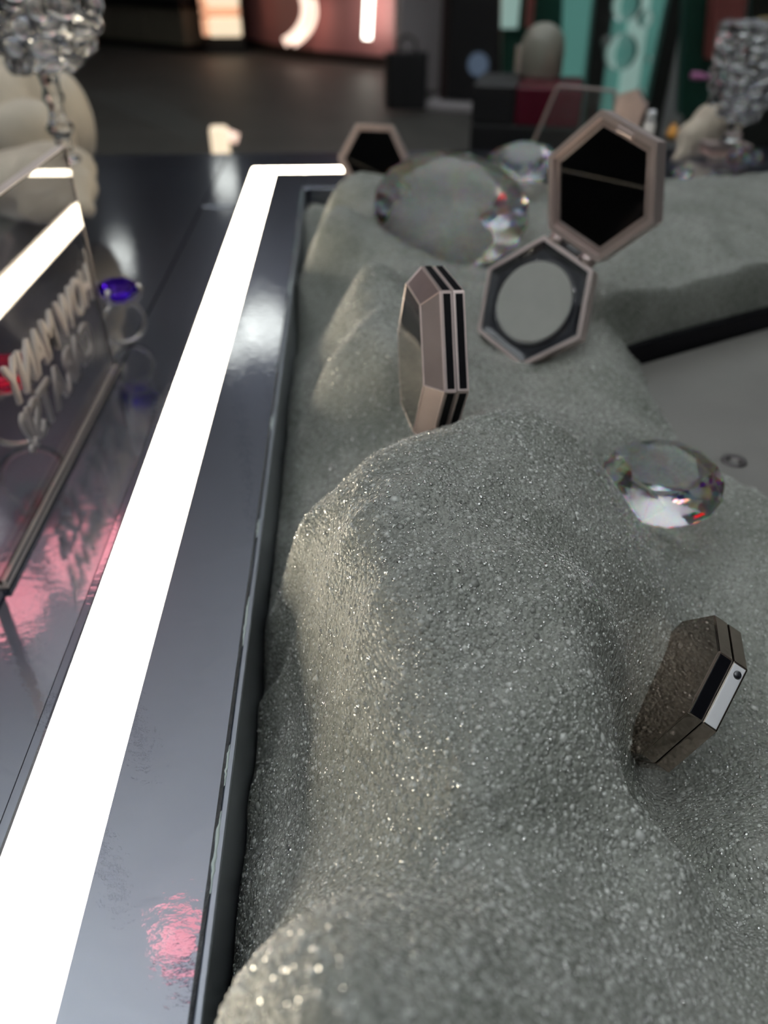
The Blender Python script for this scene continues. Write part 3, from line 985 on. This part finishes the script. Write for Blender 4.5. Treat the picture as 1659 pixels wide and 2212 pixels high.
for nm, bx_ in (('edge', (-w2, w2, -l2, l2, SH, SH + 0.0004)), ('edge', (-w2, w2, l2, l2 + 0.0004, 0.0003, SH)), ('edge', (-w2, w2, -l2 - 0.0004, -l2, 0.0003, SH)), ('edge', (-w2, w2 + 0.0035, -l2, l2, 0.0, 0.0003))):
    box(nm, *bx_, M['edge'], sign)['label'] = 'pale strip painting the light caught by the slab edge'  # opaque pale strips paint the light that the clear edges catch


def letter_mesh(ch, size, depth, fat):
    c = bpy.data.curves.new('letter', 'FONT')
    c.body = ch
    c.size = size
    c.extrude = depth / 2
    c.offset = fat
    c.bevel_depth = 0.0003
    c.bevel_resolution = 1
    c.resolution_u = 6
    o = bpy.data.objects.new('tmp_letter', c)
    COL.objects.link(o)
    bpy.context.view_layer.update()
    me = bpy.data.meshes.new_from_object(o.evaluated_get(bpy.context.evaluated_depsgraph_get()))
    bpy.data.objects.remove(o)
    me.materials.clear()
    return me


def letter_line(text, y_start, z_base, total):
    size, depth = 0.031, 0.0016
    meshes, widths = [], []
    for ch in text:
        if ch == ' ':
            meshes.append(None)
            widths.append(0.006)
            continue
        me = letter_mesh(ch, size, depth, 0.0001)
        xs = np.array([v.co.x for v in me.vertices])
        meshes.append((me, xs.min()))
        widths.append(xs.max() - xs.min())
    gap = (total - sum(widths)) / (len(text) - 1)
    y = y_start
    k = 1.0
    if gap < 0.0012:
        k = (total - 0.0012 * (len(text) - 1)) / sum(widths)
        gap = 0.0012
    for item, w in zip(meshes, widths):
        if item:
            me, x0 = item
            o = obj('letter', me, M['letter'], sign)
            # text reads from the far (left) side of the slab: x_text -> -Y, y_text -> Z, z_text -> -X
            Mx = Matrix(((0, 0, -1, 0), (-k, 0, 0, 0), (0, 1, 0, 0), (0, 0, 0, 1)))
            o.matrix_local = Matrix.Translation((-w2 - depth / 2 - 0.0005, y + x0 * k, z_base)) @ Mx
        y -= w * k + gap

letter_line('HOW MANY', SY1 - 0.004 - (SY0 + SY1) / 2, 0.0503, 0.148)
letter_line('CARATS!?', SY1 - 0.022 - (SY0 + SY1) / 2, 0.0236, 0.127)


# ------------------------------------------------------------------ gem rings behind the sign
def gem_ring(x, y, rz, gem_r, gem_m, label, tilt=0.5):
    e = tag(empty('gem_ring', (x, y, ZL), Matrix.Rotation(rz, 3, 'Z')), label, 'ring', 'gem rings behind the clear sign')
    br = gem_r * 0.95
    band = tube_bm([(br * math.cos(a), 0, br + 0.0018 + br * math.sin(a)) for a in np.linspace(0, 2 * math.pi, 33)], 0.0017, 10, caps=False)
    obj('band', band, M['silver'], e, True)
    top = 2 * br + 0.006
    g = obj('gem', brilliant_bm(gem_r, pav=0.7), M[gem_m], e)
    g.location = (0, 0, top + gem_r * 0.35)
    for k in range(4):
        a = math.pi / 4 + k * math.pi / 2
        pts = [(0.3 * gem_r * math.cos(a), 0.3 * gem_r * math.sin(a), top - gem_r * 0.4), (0.95 * gem_r * math.cos(a), 0.95 * gem_r * math.sin(a), top + gem_r * 0.05), (1.06 * gem_r * math.cos(a), 1.06 * gem_r * math.sin(a), top + gem_r * 0.38), (0.92 * gem_r * math.cos(a), 0.92 * gem_r * math.sin(a), top + gem_r * 0.58)]
        obj('prong', tube_bm(pts, [0.0014, 0.0014, 0.0014, 0.0018], 8), M['silver'], e, True)
    cup = tube_bm([(0.62 * gem_r * math.cos(a), 0.62 * gem_r * math.sin(a), top - gem_r * 0.12) for a in np.linspace(0, 2 * math.pi, 25)], 0.0012, 8, caps=False)
    obj('collar', cup, M['silver'], e, True)
    return e

gem_ring(-0.154, 0.530, 0.6, 0.0155, 'violet_gem', 'cream metal ring with a violet gem behind the far end of the sign')
gem_ring(-0.187, 0.392, 0.4, 0.018, 'pink_gem', 'cream metal ring with a hot pink gem behind the near end of the sign')


# ------------------------------------------------------------------ cream sculptures and goblets
def blob(name, balls, tubes, voxel, label):
    bm = bmesh.new()
    for (c, r3, rot) in balls:
        t = bmesh.new()
        bmesh.ops.create_icosphere(t, subdivisions=3, radius=1)
        Mx = Matrix.Translation(c) @ Matrix.Rotation(rot, 4, 'Y') @ Matrix.Diagonal((*r3, 1))
        bmesh.ops.transform(t, matrix=Mx, verts=t.verts)
        me = bpy.data.meshes.new('t')
        t.to_mesh(me)
        t.free()
        bm.from_mesh(me)
        bpy.data.meshes.remove(me)
    for pts, r in tubes:
        tube_bm(pts, r, 10, bm)
    o = obj(name, bm, M['cream'])
    md = o.modifiers.new('r', 'REMESH')
    md.mode = 'VOXEL'
    md.voxel_size = voxel
    sm = o.modifiers.new('s', 'SMOOTH')
    sm.iterations = 6
    sm.factor = 0.6
    bpy.context.view_layer.update()
    me = bpy.data.meshes.new_from_object(o.evaluated_get(bpy.context.evaluated_depsgraph_get()))
    o.modifiers.clear()
    o.data = me
    for pgn in me.polygons: pgn.use_smooth = True
    tag(o, label, 'sculpture')
    return o

def B(px, py, s, rx, ry, rz, rot=0.0):
    return (wd(px, py, s), (rx, ry, rz), rot)

balls = [B(50, 250, 0.80, .034, .03, .060, 0.1), B(155, 260, 0.80, .022, .022, .045, -0.05), B(70, 300, 0.74, .040, .03, .035), B(-20, 300, 0.78, .05, .04, .07), B(110, 370, 0.70, .040, .04, .024), B(120, 410, 0.68, .036, .04, .022), B(60, 400, 0.69, .045, .04, .03)]
tubes = []
for k, (x0, y0, x1, y1, x2, y2) in enumerate(((40, 470, 90, 380, 200, 390), (60, 480, 120, 405, 200, 420), (90, 480, 150, 440, 205, 460), (30, 440, 60, 360, 150, 360))):
    q = [wd(x0, y0, .655), wd((x0 + x1) / 2, (y0 + y1) / 2 - 8, .65), wd(x1, y1, .65), wd((x1 + x2) / 2, (y1 + y2) / 2 - 5, .652), wd(x2, y2, .66)]
    tubes.append((q, [.007, .009, .010, .009, .006]))
cs = blob('cream_sculpture', balls, tubes, 0.0035, 'cream plaster sculpture with rope like folds under the large goblet')
balls = [B(1535, 275, 0.93, .024, .03, .030, 0.5), B(1500, 300, 0.93, .022, .02, .022, 0.7), B(1560, 320, 0.93, .020, .02, .018)]
tubes = [([wd(1530, 290, .93), wd(1490, 320, .93), wd(1450, 350, .93)], [.022, .013, .003]), ([wd(1540, 280, .93), wd(1520, 245, .93), wd(1512, 232, .93)], [.018, .010, .003])]
blob('cream_sculpture', balls, tubes, 0.0035, 'cream plaster leaf shaped sculpture behind the small goblet')


def goblet(loc, bowl_r, bowl_h, stem_h, foot_r, label, seed, knobs):
    e = tag(empty('glass_goblet', loc), label, 'goblet', 'pebbled glass goblets')
    rng = np.random.default_rng(seed)
    n, mz = 64, 40
    bm = bmesh.new()
    rings = []
    for outer in (True, False):
        for j in range(mz + 1):
            t = j / mz
            t = t if outer else 1 - t
            rr = bowl_r * (0.30 + 0.70 * math.sin(min(1.0, t * 1.9) * math.pi / 2) ** 0.8) * (1 - 0.05 * t)
            if t == 0: rr = bowl_r * 0.2
            if not outer: rr -= bowl_r * 0.10
            z = stem_h + bowl_h * t + (0 if outer else bowl_h * 0.05 * (1 - t))
            rings.append([bm.verts.new((max(rr, bowl_r * .05) * math.cos(2 * math.pi * i / n), max(rr, bowl_r * .05) * math.sin(2 * math.pi * i / n), z)) for i in range(n)])
    for a, b in zip(rings, rings[1:]):
        for i in range(n):
            bm.faces.new((a[i], a[(i + 1) % n], b[(i + 1) % n], b[i]))
    bm.faces.new(rings[0][::-1])
    bm.faces.new(rings[-1])
    obj('bowl', bm, M['pebble_glass'], e, True)
    # raised glass pebbles around the bowl
    kb = bmesh.new()
    bmesh.ops.create_icosphere(kb, subdivisions=2, radius=1)
    kme = bpy.data.meshes.new('pebble')
    kb.to_mesh(kme)
    kb.free()
    kme.materials.append(M['pebble_glass'])
    for pgn in kme.polygons: pgn.use_smooth = True
    rows, cols = knobs
    for j in range(rows):
        for i in range(cols):
            t = (j + 0.6) / rows
            a = 2 * math.pi * (i + 0.5 * (j % 2)) / cols + rng.normal(0, 0.08)
            rr = bowl_r * (0.30 + 0.70 * math.sin(min(1.0, t * 1.9) * math.pi / 2) ** 0.8) * (1 - 0.05 * t)
            o = bpy.data.objects.new('pebble', kme)
            COL.objects.link(o)
            o.parent = e
            kr = bowl_r * 2.6 / cols * rng.uniform(0.8, 1.25)
            o.location = (rr * math.cos(a), rr * math.sin(a), stem_h + bowl_h * t)
            o.rotation_euler = (rng.normal(0, .3), 0, a)
            o.scale = (kr * 0.55, kr * rng.uniform(0.8, 1.7), kr * rng.uniform(0.6, 0.9))
    k = foot_r
    prof = [(0, 0), (k, 0), (k * 1.05, k * .2), (k, k * .45), (k * .62, k * .6), (k * .55, stem_h * .28), (k * .95, stem_h * .36), (k * 1.0, stem_h * .42), (k * .6, stem_h * .5), (k * .5, stem_h * .62), (k * .8, stem_h * .72), (k * .62, stem_h * .82), (k * .7, stem_h * .92), (k * .9, stem_h + 0.0005), (0, stem_h + 0.0005)]
    obj('stem', lathe_bm(prof, 24), M['pebble_glass'], e, True)
    return e

p = wd(146, 352, 0.66)
goblet(p, 0.046, 0.085, 0.068, 0.011, 'large pebbled glass goblet above the clear sign', 3, (7, 12))
p = wd(1572, 338, 0.88)
goblet((p.x, p.y, 0.012), 0.036, 0.092, 0.022, 0.012, 'small pebbled glass goblet at the far right beside the cream leaf sculpture', 5, (7, 11))
rb = tag(empty('pink_riser', (p.x - 0.006, p.y, 0.0)), 'small pink riser block under the small goblet', 'riser')
box('block', -0.022, 0.022, -0.015, 0.015, 0.0003, 0.008, M['pink_pale'], rb, 0.001, 2)
box('top_plate', -0.024, 0.024, -0.017, 0.017, 0.0082, 0.0118, M['rose_satin'], rb, 0.0008, 2)
for i, (px, py, r_) in enumerate(((1590, 342, .012), (1612, 352, .010), (1632, 340, .008), (1600, 330, .008))):
    crystal('rough_crystal', r_, wd(px, py, 0.86), (1, i, 0.2), (0.5 * (i - 1.5), -0.5, 0.8), ('clear crystal in the pile by the small goblet foot', 'lowest clear crystal of the pile by the small goblet', 'rightmost clear crystal of the pile by the small goblet', 'topmost clear crystal of the pile by the small goblet')[i], group='crystal pile by the small goblet', table=0.4, crown=0.7)

# maroon box with a frosted dome behind the rock
p = wd(1140, 300, 1.25)
mb = tag(empty('maroon_box', (p.x, p.y, FLOOR), Matrix.Rotation(-0.25, 3, 'Z')), 'black plinth with a maroon lacquer top beyond the counter', 'plinth')
ztop = wd(1150, 165, 1.25).z
box('plinth_body', -0.085, 0.075, -0.07, 0.07, 0, ztop - 0.05 - FLOOR, M['black'], mb, 0.003)
box('lacquer_top', -0.020, 0.075, -0.07, 0.07, ztop - 0.05 - FLOOR, ztop - FLOOR, M['maroon'], mb, 0.003, 2)
box('black_side', -0.085, -0.021, -0.07, 0.07, ztop - 0.05 - FLOOR, ztop + 0.002 - FLOOR, M['black'], mb, 0.002)
p2 = wd(1166, 168, 1.25)
dm = tag(empty('dome_bottle', (p2.x, p2.y, ztop + 0.0005)), 'frosted cream dome bottle standing on the maroon plinth', 'bottle')
obj('dome', lathe_bm([(0, 0), (0.030, 0), (0.033, 0.004), (0.034, 0.040), (0.031, 0.054), (0.022, 0.066), (0.010, 0.072), (0, 0.073)], 28), M['frost'], dm, True)
box('label_plate', -0.040, -0.034, -0.012, 0.012, 0.004, 0.042, M['silver'], dm, 0.002, 2)

# ------------------------------------------------------------------ shop floor beyond the counter
def ground(px, py):
    return wz(px, py, FLOOR)

# curved pink booth
base_px = [(520, 98), (545, 106), (600, 118), (680, 130), (760, 138), (830, 145), (880, 150)]
bp_ = [ground(*q) for q in base_px]
booth = tag(empty('pink_booth', (bp_[3].x, bp_[3].y, FLOOR)), 'curved pink booth wall with neon tubes on the shop floor', 'booth')
o3 = bp_[3]
for k, (a, b) in enumerate(zip(bp_, bp_[1:])):
    d = (b - a).normalized()
    nn = Vector((-d.y, d.x, 0))
    q = [a - o3, b - o3, b - o3 + nn * 0.12, a - o3 + nn * 0.12]
    obj('wall_panel', prism_bm([(v.x, v.y) for v in q], 0.10, 2.6, 0.004), M['pink_wall'], booth)
    q = [a - o3 - nn * 0.03, b - o3 - nn * 0.03, b - o3 + nn * 0.13, a - o3 + nn * 0.13]
    obj('plinth', prism_bm([(v.x, v.y) for v in q], 0.0, 0.10, 0.004), M['brown_black'], booth)
arc = []
for a in np.linspace(-1.0, 0.35, 14):
    arc.append(wv(560 + 100 * math.cos(a * 1.0), 20 - 85 * math.sin(a), 10.2) - Vector((o3.x, o3.y, FLOOR)))
obj('neon_arc', tube_bm(arc, 0.045, 10), M['neon'], booth, True)
obj('neon_arc', tube_bm([v + Vector((0.10, 0, -0.02)) for v in arc], 0.03, 10), M['neon'], booth, True)
bar = [wv(800, -60, 9.7) - Vector((o3.x, o3.y, FLOOR)), wv(793, 84, 9.7) - Vector((o3.x, o3.y, FLOOR))]
obj('neon_bar', tube_bm(bar, 0.045, 12), M['neon_white'], booth, True)['label'] = 'vertical white neon bar'

# backlit product tower
g = ground(490, 118)
tw = tag(empty('lit_tower', (g.x, g.y, FLOOR)), 'backlit amber and cream product tower beside the pink booth', 'display tower')
for k, (ya, yb, mname) in enumerate(((-60, -20, 'lit_cream'), (-16, 14, 'lit_cream'), (17, 33, 'lit_amber'), (37, 78, 'lit_cream'))):
    za, zb = wv(490, yb, g.y).z, wv(490, ya, g.y).z
    box('lit_shelf', -0.16, 0.20, -0.10, 0.05, za - FLOOR, zb - FLOOR, M[mname], tw, 0.01)
    box('amber_side', -0.25, -0.162, -0.10, 0.05, za - FLOOR + 0.01, zb - FLOOR, M['lit_amber'], tw, 0.01)
box('back_post', -0.25, 0.22, 0.055, 0.2, 0, 2.4, M['black'], tw)

# long dark cabinet on the left
g0, g1 = ground(180, 92), ground(405, 115)
d = (g1 - g0)
L = d.length
rz = math.atan2(d.y, d.x)
cb = tag(empty('dark_cabinet', (g0.x, g0.y, FLOOR), Matrix.Rotation(rz, 3, 'Z')), 'long dark cabinet with khaki panels and a black rail', 'cabinet')
box('plinth', -1.5, L, 0.05, 0.8, 0, 0.08, M['black'], cb)
for k in range(5):
    w = (L + 1.5) / 5
    box('panel', -1.5 + k * w + 0.01, -1.5 + (k + 1) * w - 0.01, 0.0, 0.8, 0.08, 0.46, M['khaki'], cb, 0.005)
box('rail', -1.5, L + 0.05, -0.06, 0.82, 0.47, 0.57, M['black'], cb, 0.01)
box('upper_panel', -1.5, L, 0.1, 0.8, 0.575, 1.0, M['khaki'], cb, 0.01)

# pale stripes on the floor
g0, g1 = ground(225, 195), ground(455, 305)
dc = tag(empty('floor_stripes', (g0.x, g0.y, FLOOR)), 'pale stripes on the dark shop floor', 'pattern')
d = (g1 - g0)
nn = Vector((-d.y, d.x, 0)).normalized()
for k in range(5):
    a, b = Vector((0, 0, 0)) + nn * (0.10 * k - 0.2) + d * (0.02 * k), d + nn * (0.06 * k - 0.12)
    q = [a, b, b + nn * 0.028, a + nn * 0.05]
    obj('stripe', prism_bm([(v.x, v.y) for v in q], 0.001, 0.004), M['stripe'], dc)

# low lamp just past the counter edge
p = wd(478, 300, 2.6)
lm = tag(empty('low_lamp', (p.x, p.y, FLOOR)), 'small glowing peach lamp with a side arm just past the counter', 'lamp')
obj('stand', tube_bm([(0, 0, 0.02), (0, 0, p.z - FLOOR - 0.06)], 0.02, 10), M['black'], lm)
obj('foot', lathe_bm([(0, 0), (0.14, 0), (0.14, 0.015), (0.02, 0.025), (0, 0.025)], 24), M['black'], lm)
zz = p.z - FLOOR
obj('glow_block', bm_box(bmesh.new(), -0.035, 0.025, -0.02, 0.02, zz - 0.075, zz + 0.04, 0.015, 3), M['lit_cream'], lm)
obj('glow_arm', tube_bm([(0.0, 0, zz + 0.02), (0.055, 0, zz + 0.0)], 0.017, 12), M['lit_peach'], lm, True)

# pale pillar, black bag and black cabinet with an emblem
g = ground(915, 195)
pi = tag(empty('pale_pillar', (g.x, g.y, FLOOR), Matrix.Rotation(0.1, 3, 'Z')), 'pale grey display pillar with faint vertical marks', 'pillar')
box('column', -0.22, 0.26, 0.0, 0.35, 0.0, 2.4, M['pillar'], pi, 0.006)
for k in range(7):
    zc = 0.72 + 0.13 * k
    box('mark', -0.05, 0.02, -0.004, 0.0, zc, zc + 0.03, M['pillar_mark'], pi)
    box('mark', -0.05, -0.03, -0.004, 0.0, zc + 0.031, zc + 0.07, M['pillar_mark'], pi)
g = ground(935, 200)
bg = tag(empty('black_bag', (g.x - 0.32, g.y - 1.05, FLOOR)), 'black shopping bag standing in front of the pale pillar', 'bag')
bm = bmesh.new()
prof = [(-0.15, -0.07), (0.15, -0.07), (0.17, 0.07), (-0.17, 0.07)]
prism_bm(prof, 0.03, 0.42, 0.01, 2, bm)
obj('bag_body', bm, M['black'], bg)
for y in (-0.05, 0.05):
    obj('handle', tube_bm([(-0.07, y, 0.42), (-0.06, y, 0.50), (0, y, 0.53), (0.06, y, 0.50), (0.07, y, 0.42)], 0.008, 8), M['brown_black'], bg, True)
g = ground(1040, 238)
bc = tag(empty('black_cabinet', (g.x, g.y, FLOOR), Matrix.Rotation(-0.35, 3, 'Z')), 'tall black cabinet with a round blue emblem on a grey base', 'cabinet')
box('body', -0.30, 0.33, 0.0, 0.6, 0.06, 1.9, M['black'], bc, 0.01)
box('side_trim', -0.36, -0.305, 0.0, 0.6, 0.06, 1.9, M['brown_black'], bc, 0.01)
box('base', -0.45, 0.40, -0.12, 0.65, 0.0, 0.055, M['pillar'], bc, 0.01)
em = lathe_bm([(0, 0.0), (0.08, 0.0), (0.085, -0.006), (0.085, -0.012), (0, -0.012)], 28)
eo = obj('emblem', em, M['emblem'], bc)
z_em = wv(1028, 140, g.y).z - FLOOR
eo.matrix_local = Matrix.Translation((-0.05, -0.004, z_em)) @ Matrix.Rotation(math.pi / 2, 4, 'X')

# teal backlit wall on the right
TS = 3.4
te = tag(empty('teal_display', (0, 0, 0)), 'teal backlit display wall with slanted dark frames and glass baubles', 'display wall')


def slab_px(name, pts, s, depth, m, parent, bevel=0.002):
    """slanted panel with real thickness facing the counter"""
    P3 = [wv(x, y, s) for x, y in pts]
    bm = bmesh.new()
    a = [bm.verts.new(q) for q in P3]
    back = Vector((0.0, 1.0, 0)) * depth
    b = [bm.verts.new(q + back) for q in P3]
    n = len(a)
    bm.faces.new(a)
    bm.faces.new(b[::-1])
    for i in range(n): bm.faces.new((a[i], a[(i + 1) % n], b[(i + 1) % n], b[i]))
    bmesh.ops.recalc_face_normals(bm, faces=bm.faces)
    if bevel: bmesh.ops.bevel(bm, geom=list(bm.edges), offset=bevel, segments=1, affect='EDGES')
    return obj(name, bm, M[m], parent)

slab_px('back_panel', [(1085, -160), (1560, -160), (1560, 420), (1085, 420)], TS + 0.12, 0.05, 'green_dark', te)
slab_px('glass_panel', [(1225, -160), (1325, -160), (1250, 420), (1205, 420)], TS + 0.05, 0.03, 'teal', te)
slab_px('glass_panel', [(1340, -160), (1500, -160), (1355, 420), (1262, 420)], TS + 0.05, 0.03, 'teal', te)
slab_px('light_panel', [(1390, -160), (1430, -160), (1345, 420), (1305, 420)], TS + 0.03, 0.02, 'teal_pale', te)
slab_px('frame_post', [(1305, -160), (1352, -160), (1270, 420), (1240, 420)], TS, 0.08, 'frame_dark', te)
slab_px('frame_post', [(1480, -160), (1525, -160), (1395, 420), (1360, 420)], TS, 0.08, 'frame_dark', te)
slab_px('frame_rail', [(1520, -160), (1562, -160), (1440, 420), (1400, 420)], TS - 0.02, 0.06, 'frame_grey', te)
slab_px('side_glass', [(1090, -160), (1140, -160), (1118, 62), (1084, 62)], TS + 0.08, 0.03, 'teal_pale', te)
slab_px('red_edge', [(1150, -160), (1172, -160), (1150, 62), (1136, 62)], TS + 0.06, 0.03, 'red_brown', te)
for (px, py, r) in ((1340, 112, 0.062), (1352, 8, 0.055), (1312, 90, 0.02), (1395, 40, 0.03), (1402, 128, 0.012), (1385, 195, 0.012)):
    t = bmesh.new()
    bmesh.ops.create_icosphere(t, subdivisions=3, radius=r)
    o = obj('glass_bauble', t, M['pebble_glass'], te, True)
    o.location = wv(px, py, TS - 0.10)

# small products at the far right
ts = 2.7
def standing(name, pts, s, depth, m, label, cat):
    o = slab_px(name, pts, s, depth, m, None, 0.004)
    tag(o, label, cat)
    return o

fx = tag(empty('side_fixture', (0, 0, 0)), 'dark side fixture with red brown and mustard panels behind the small goblet', 'fixture')
slab_px('red_panel', [(1560, -160), (1640, -160), (1595, 130), (1535, 130)], ts, 0.06, 'red_brown', fx)
slab_px('dark_panel', [(1640, -160), (1760, -160), (1700, 330), (1590, 330)], ts + 0.06, 0.06, 'frame_dark', fx)
slab_px('mustard_panel', [(1655, 40), (1720, 40), (1690, 160), (1628, 160)], ts - 0.02, 0.05, 'mustard', fx)
slab_px('green_panel', [(1492, -160), (1560, -160), (1535, 250), (1470, 250)], ts + 0.1, 0.05, 'green_dark', fx)
def bottle(px0, py0, px1, py1, s, r, m, capm, name, label, cat):
    a, b = wd(px0, py0, s), wd(px1, py1, s)
    h = (b - a).length
    e = tag(empty(name, a, frame_from((1, 0.1, 0), (b - a))), label, cat)
    obj('body', lathe_bm([(0, 0), (r * .9, 0), (r, h * .06), (r, h * .6), (r * .6, h * .68), (0, h * .68)], 18), M[m], e, True)
    obj('cap', lathe_bm([(0, h * .68), (r * .62, h * .68), (r * .62, h * .97), (r * .5, h), (0, h)], 18), M[capm], e, True)
bottle(1493, 163, 1532, 167, 1.9, 0.008, 'magenta', 'magenta', 'magenta_tube', 'magenta tube lying left of the small goblet bowl', 'tube')
bottle(1450, 300, 1456, 270, 1.3, 0.009, 'orange', 'orange', 'orange_pot', 'small orange pot left of the cream leaf sculpture', 'pot')
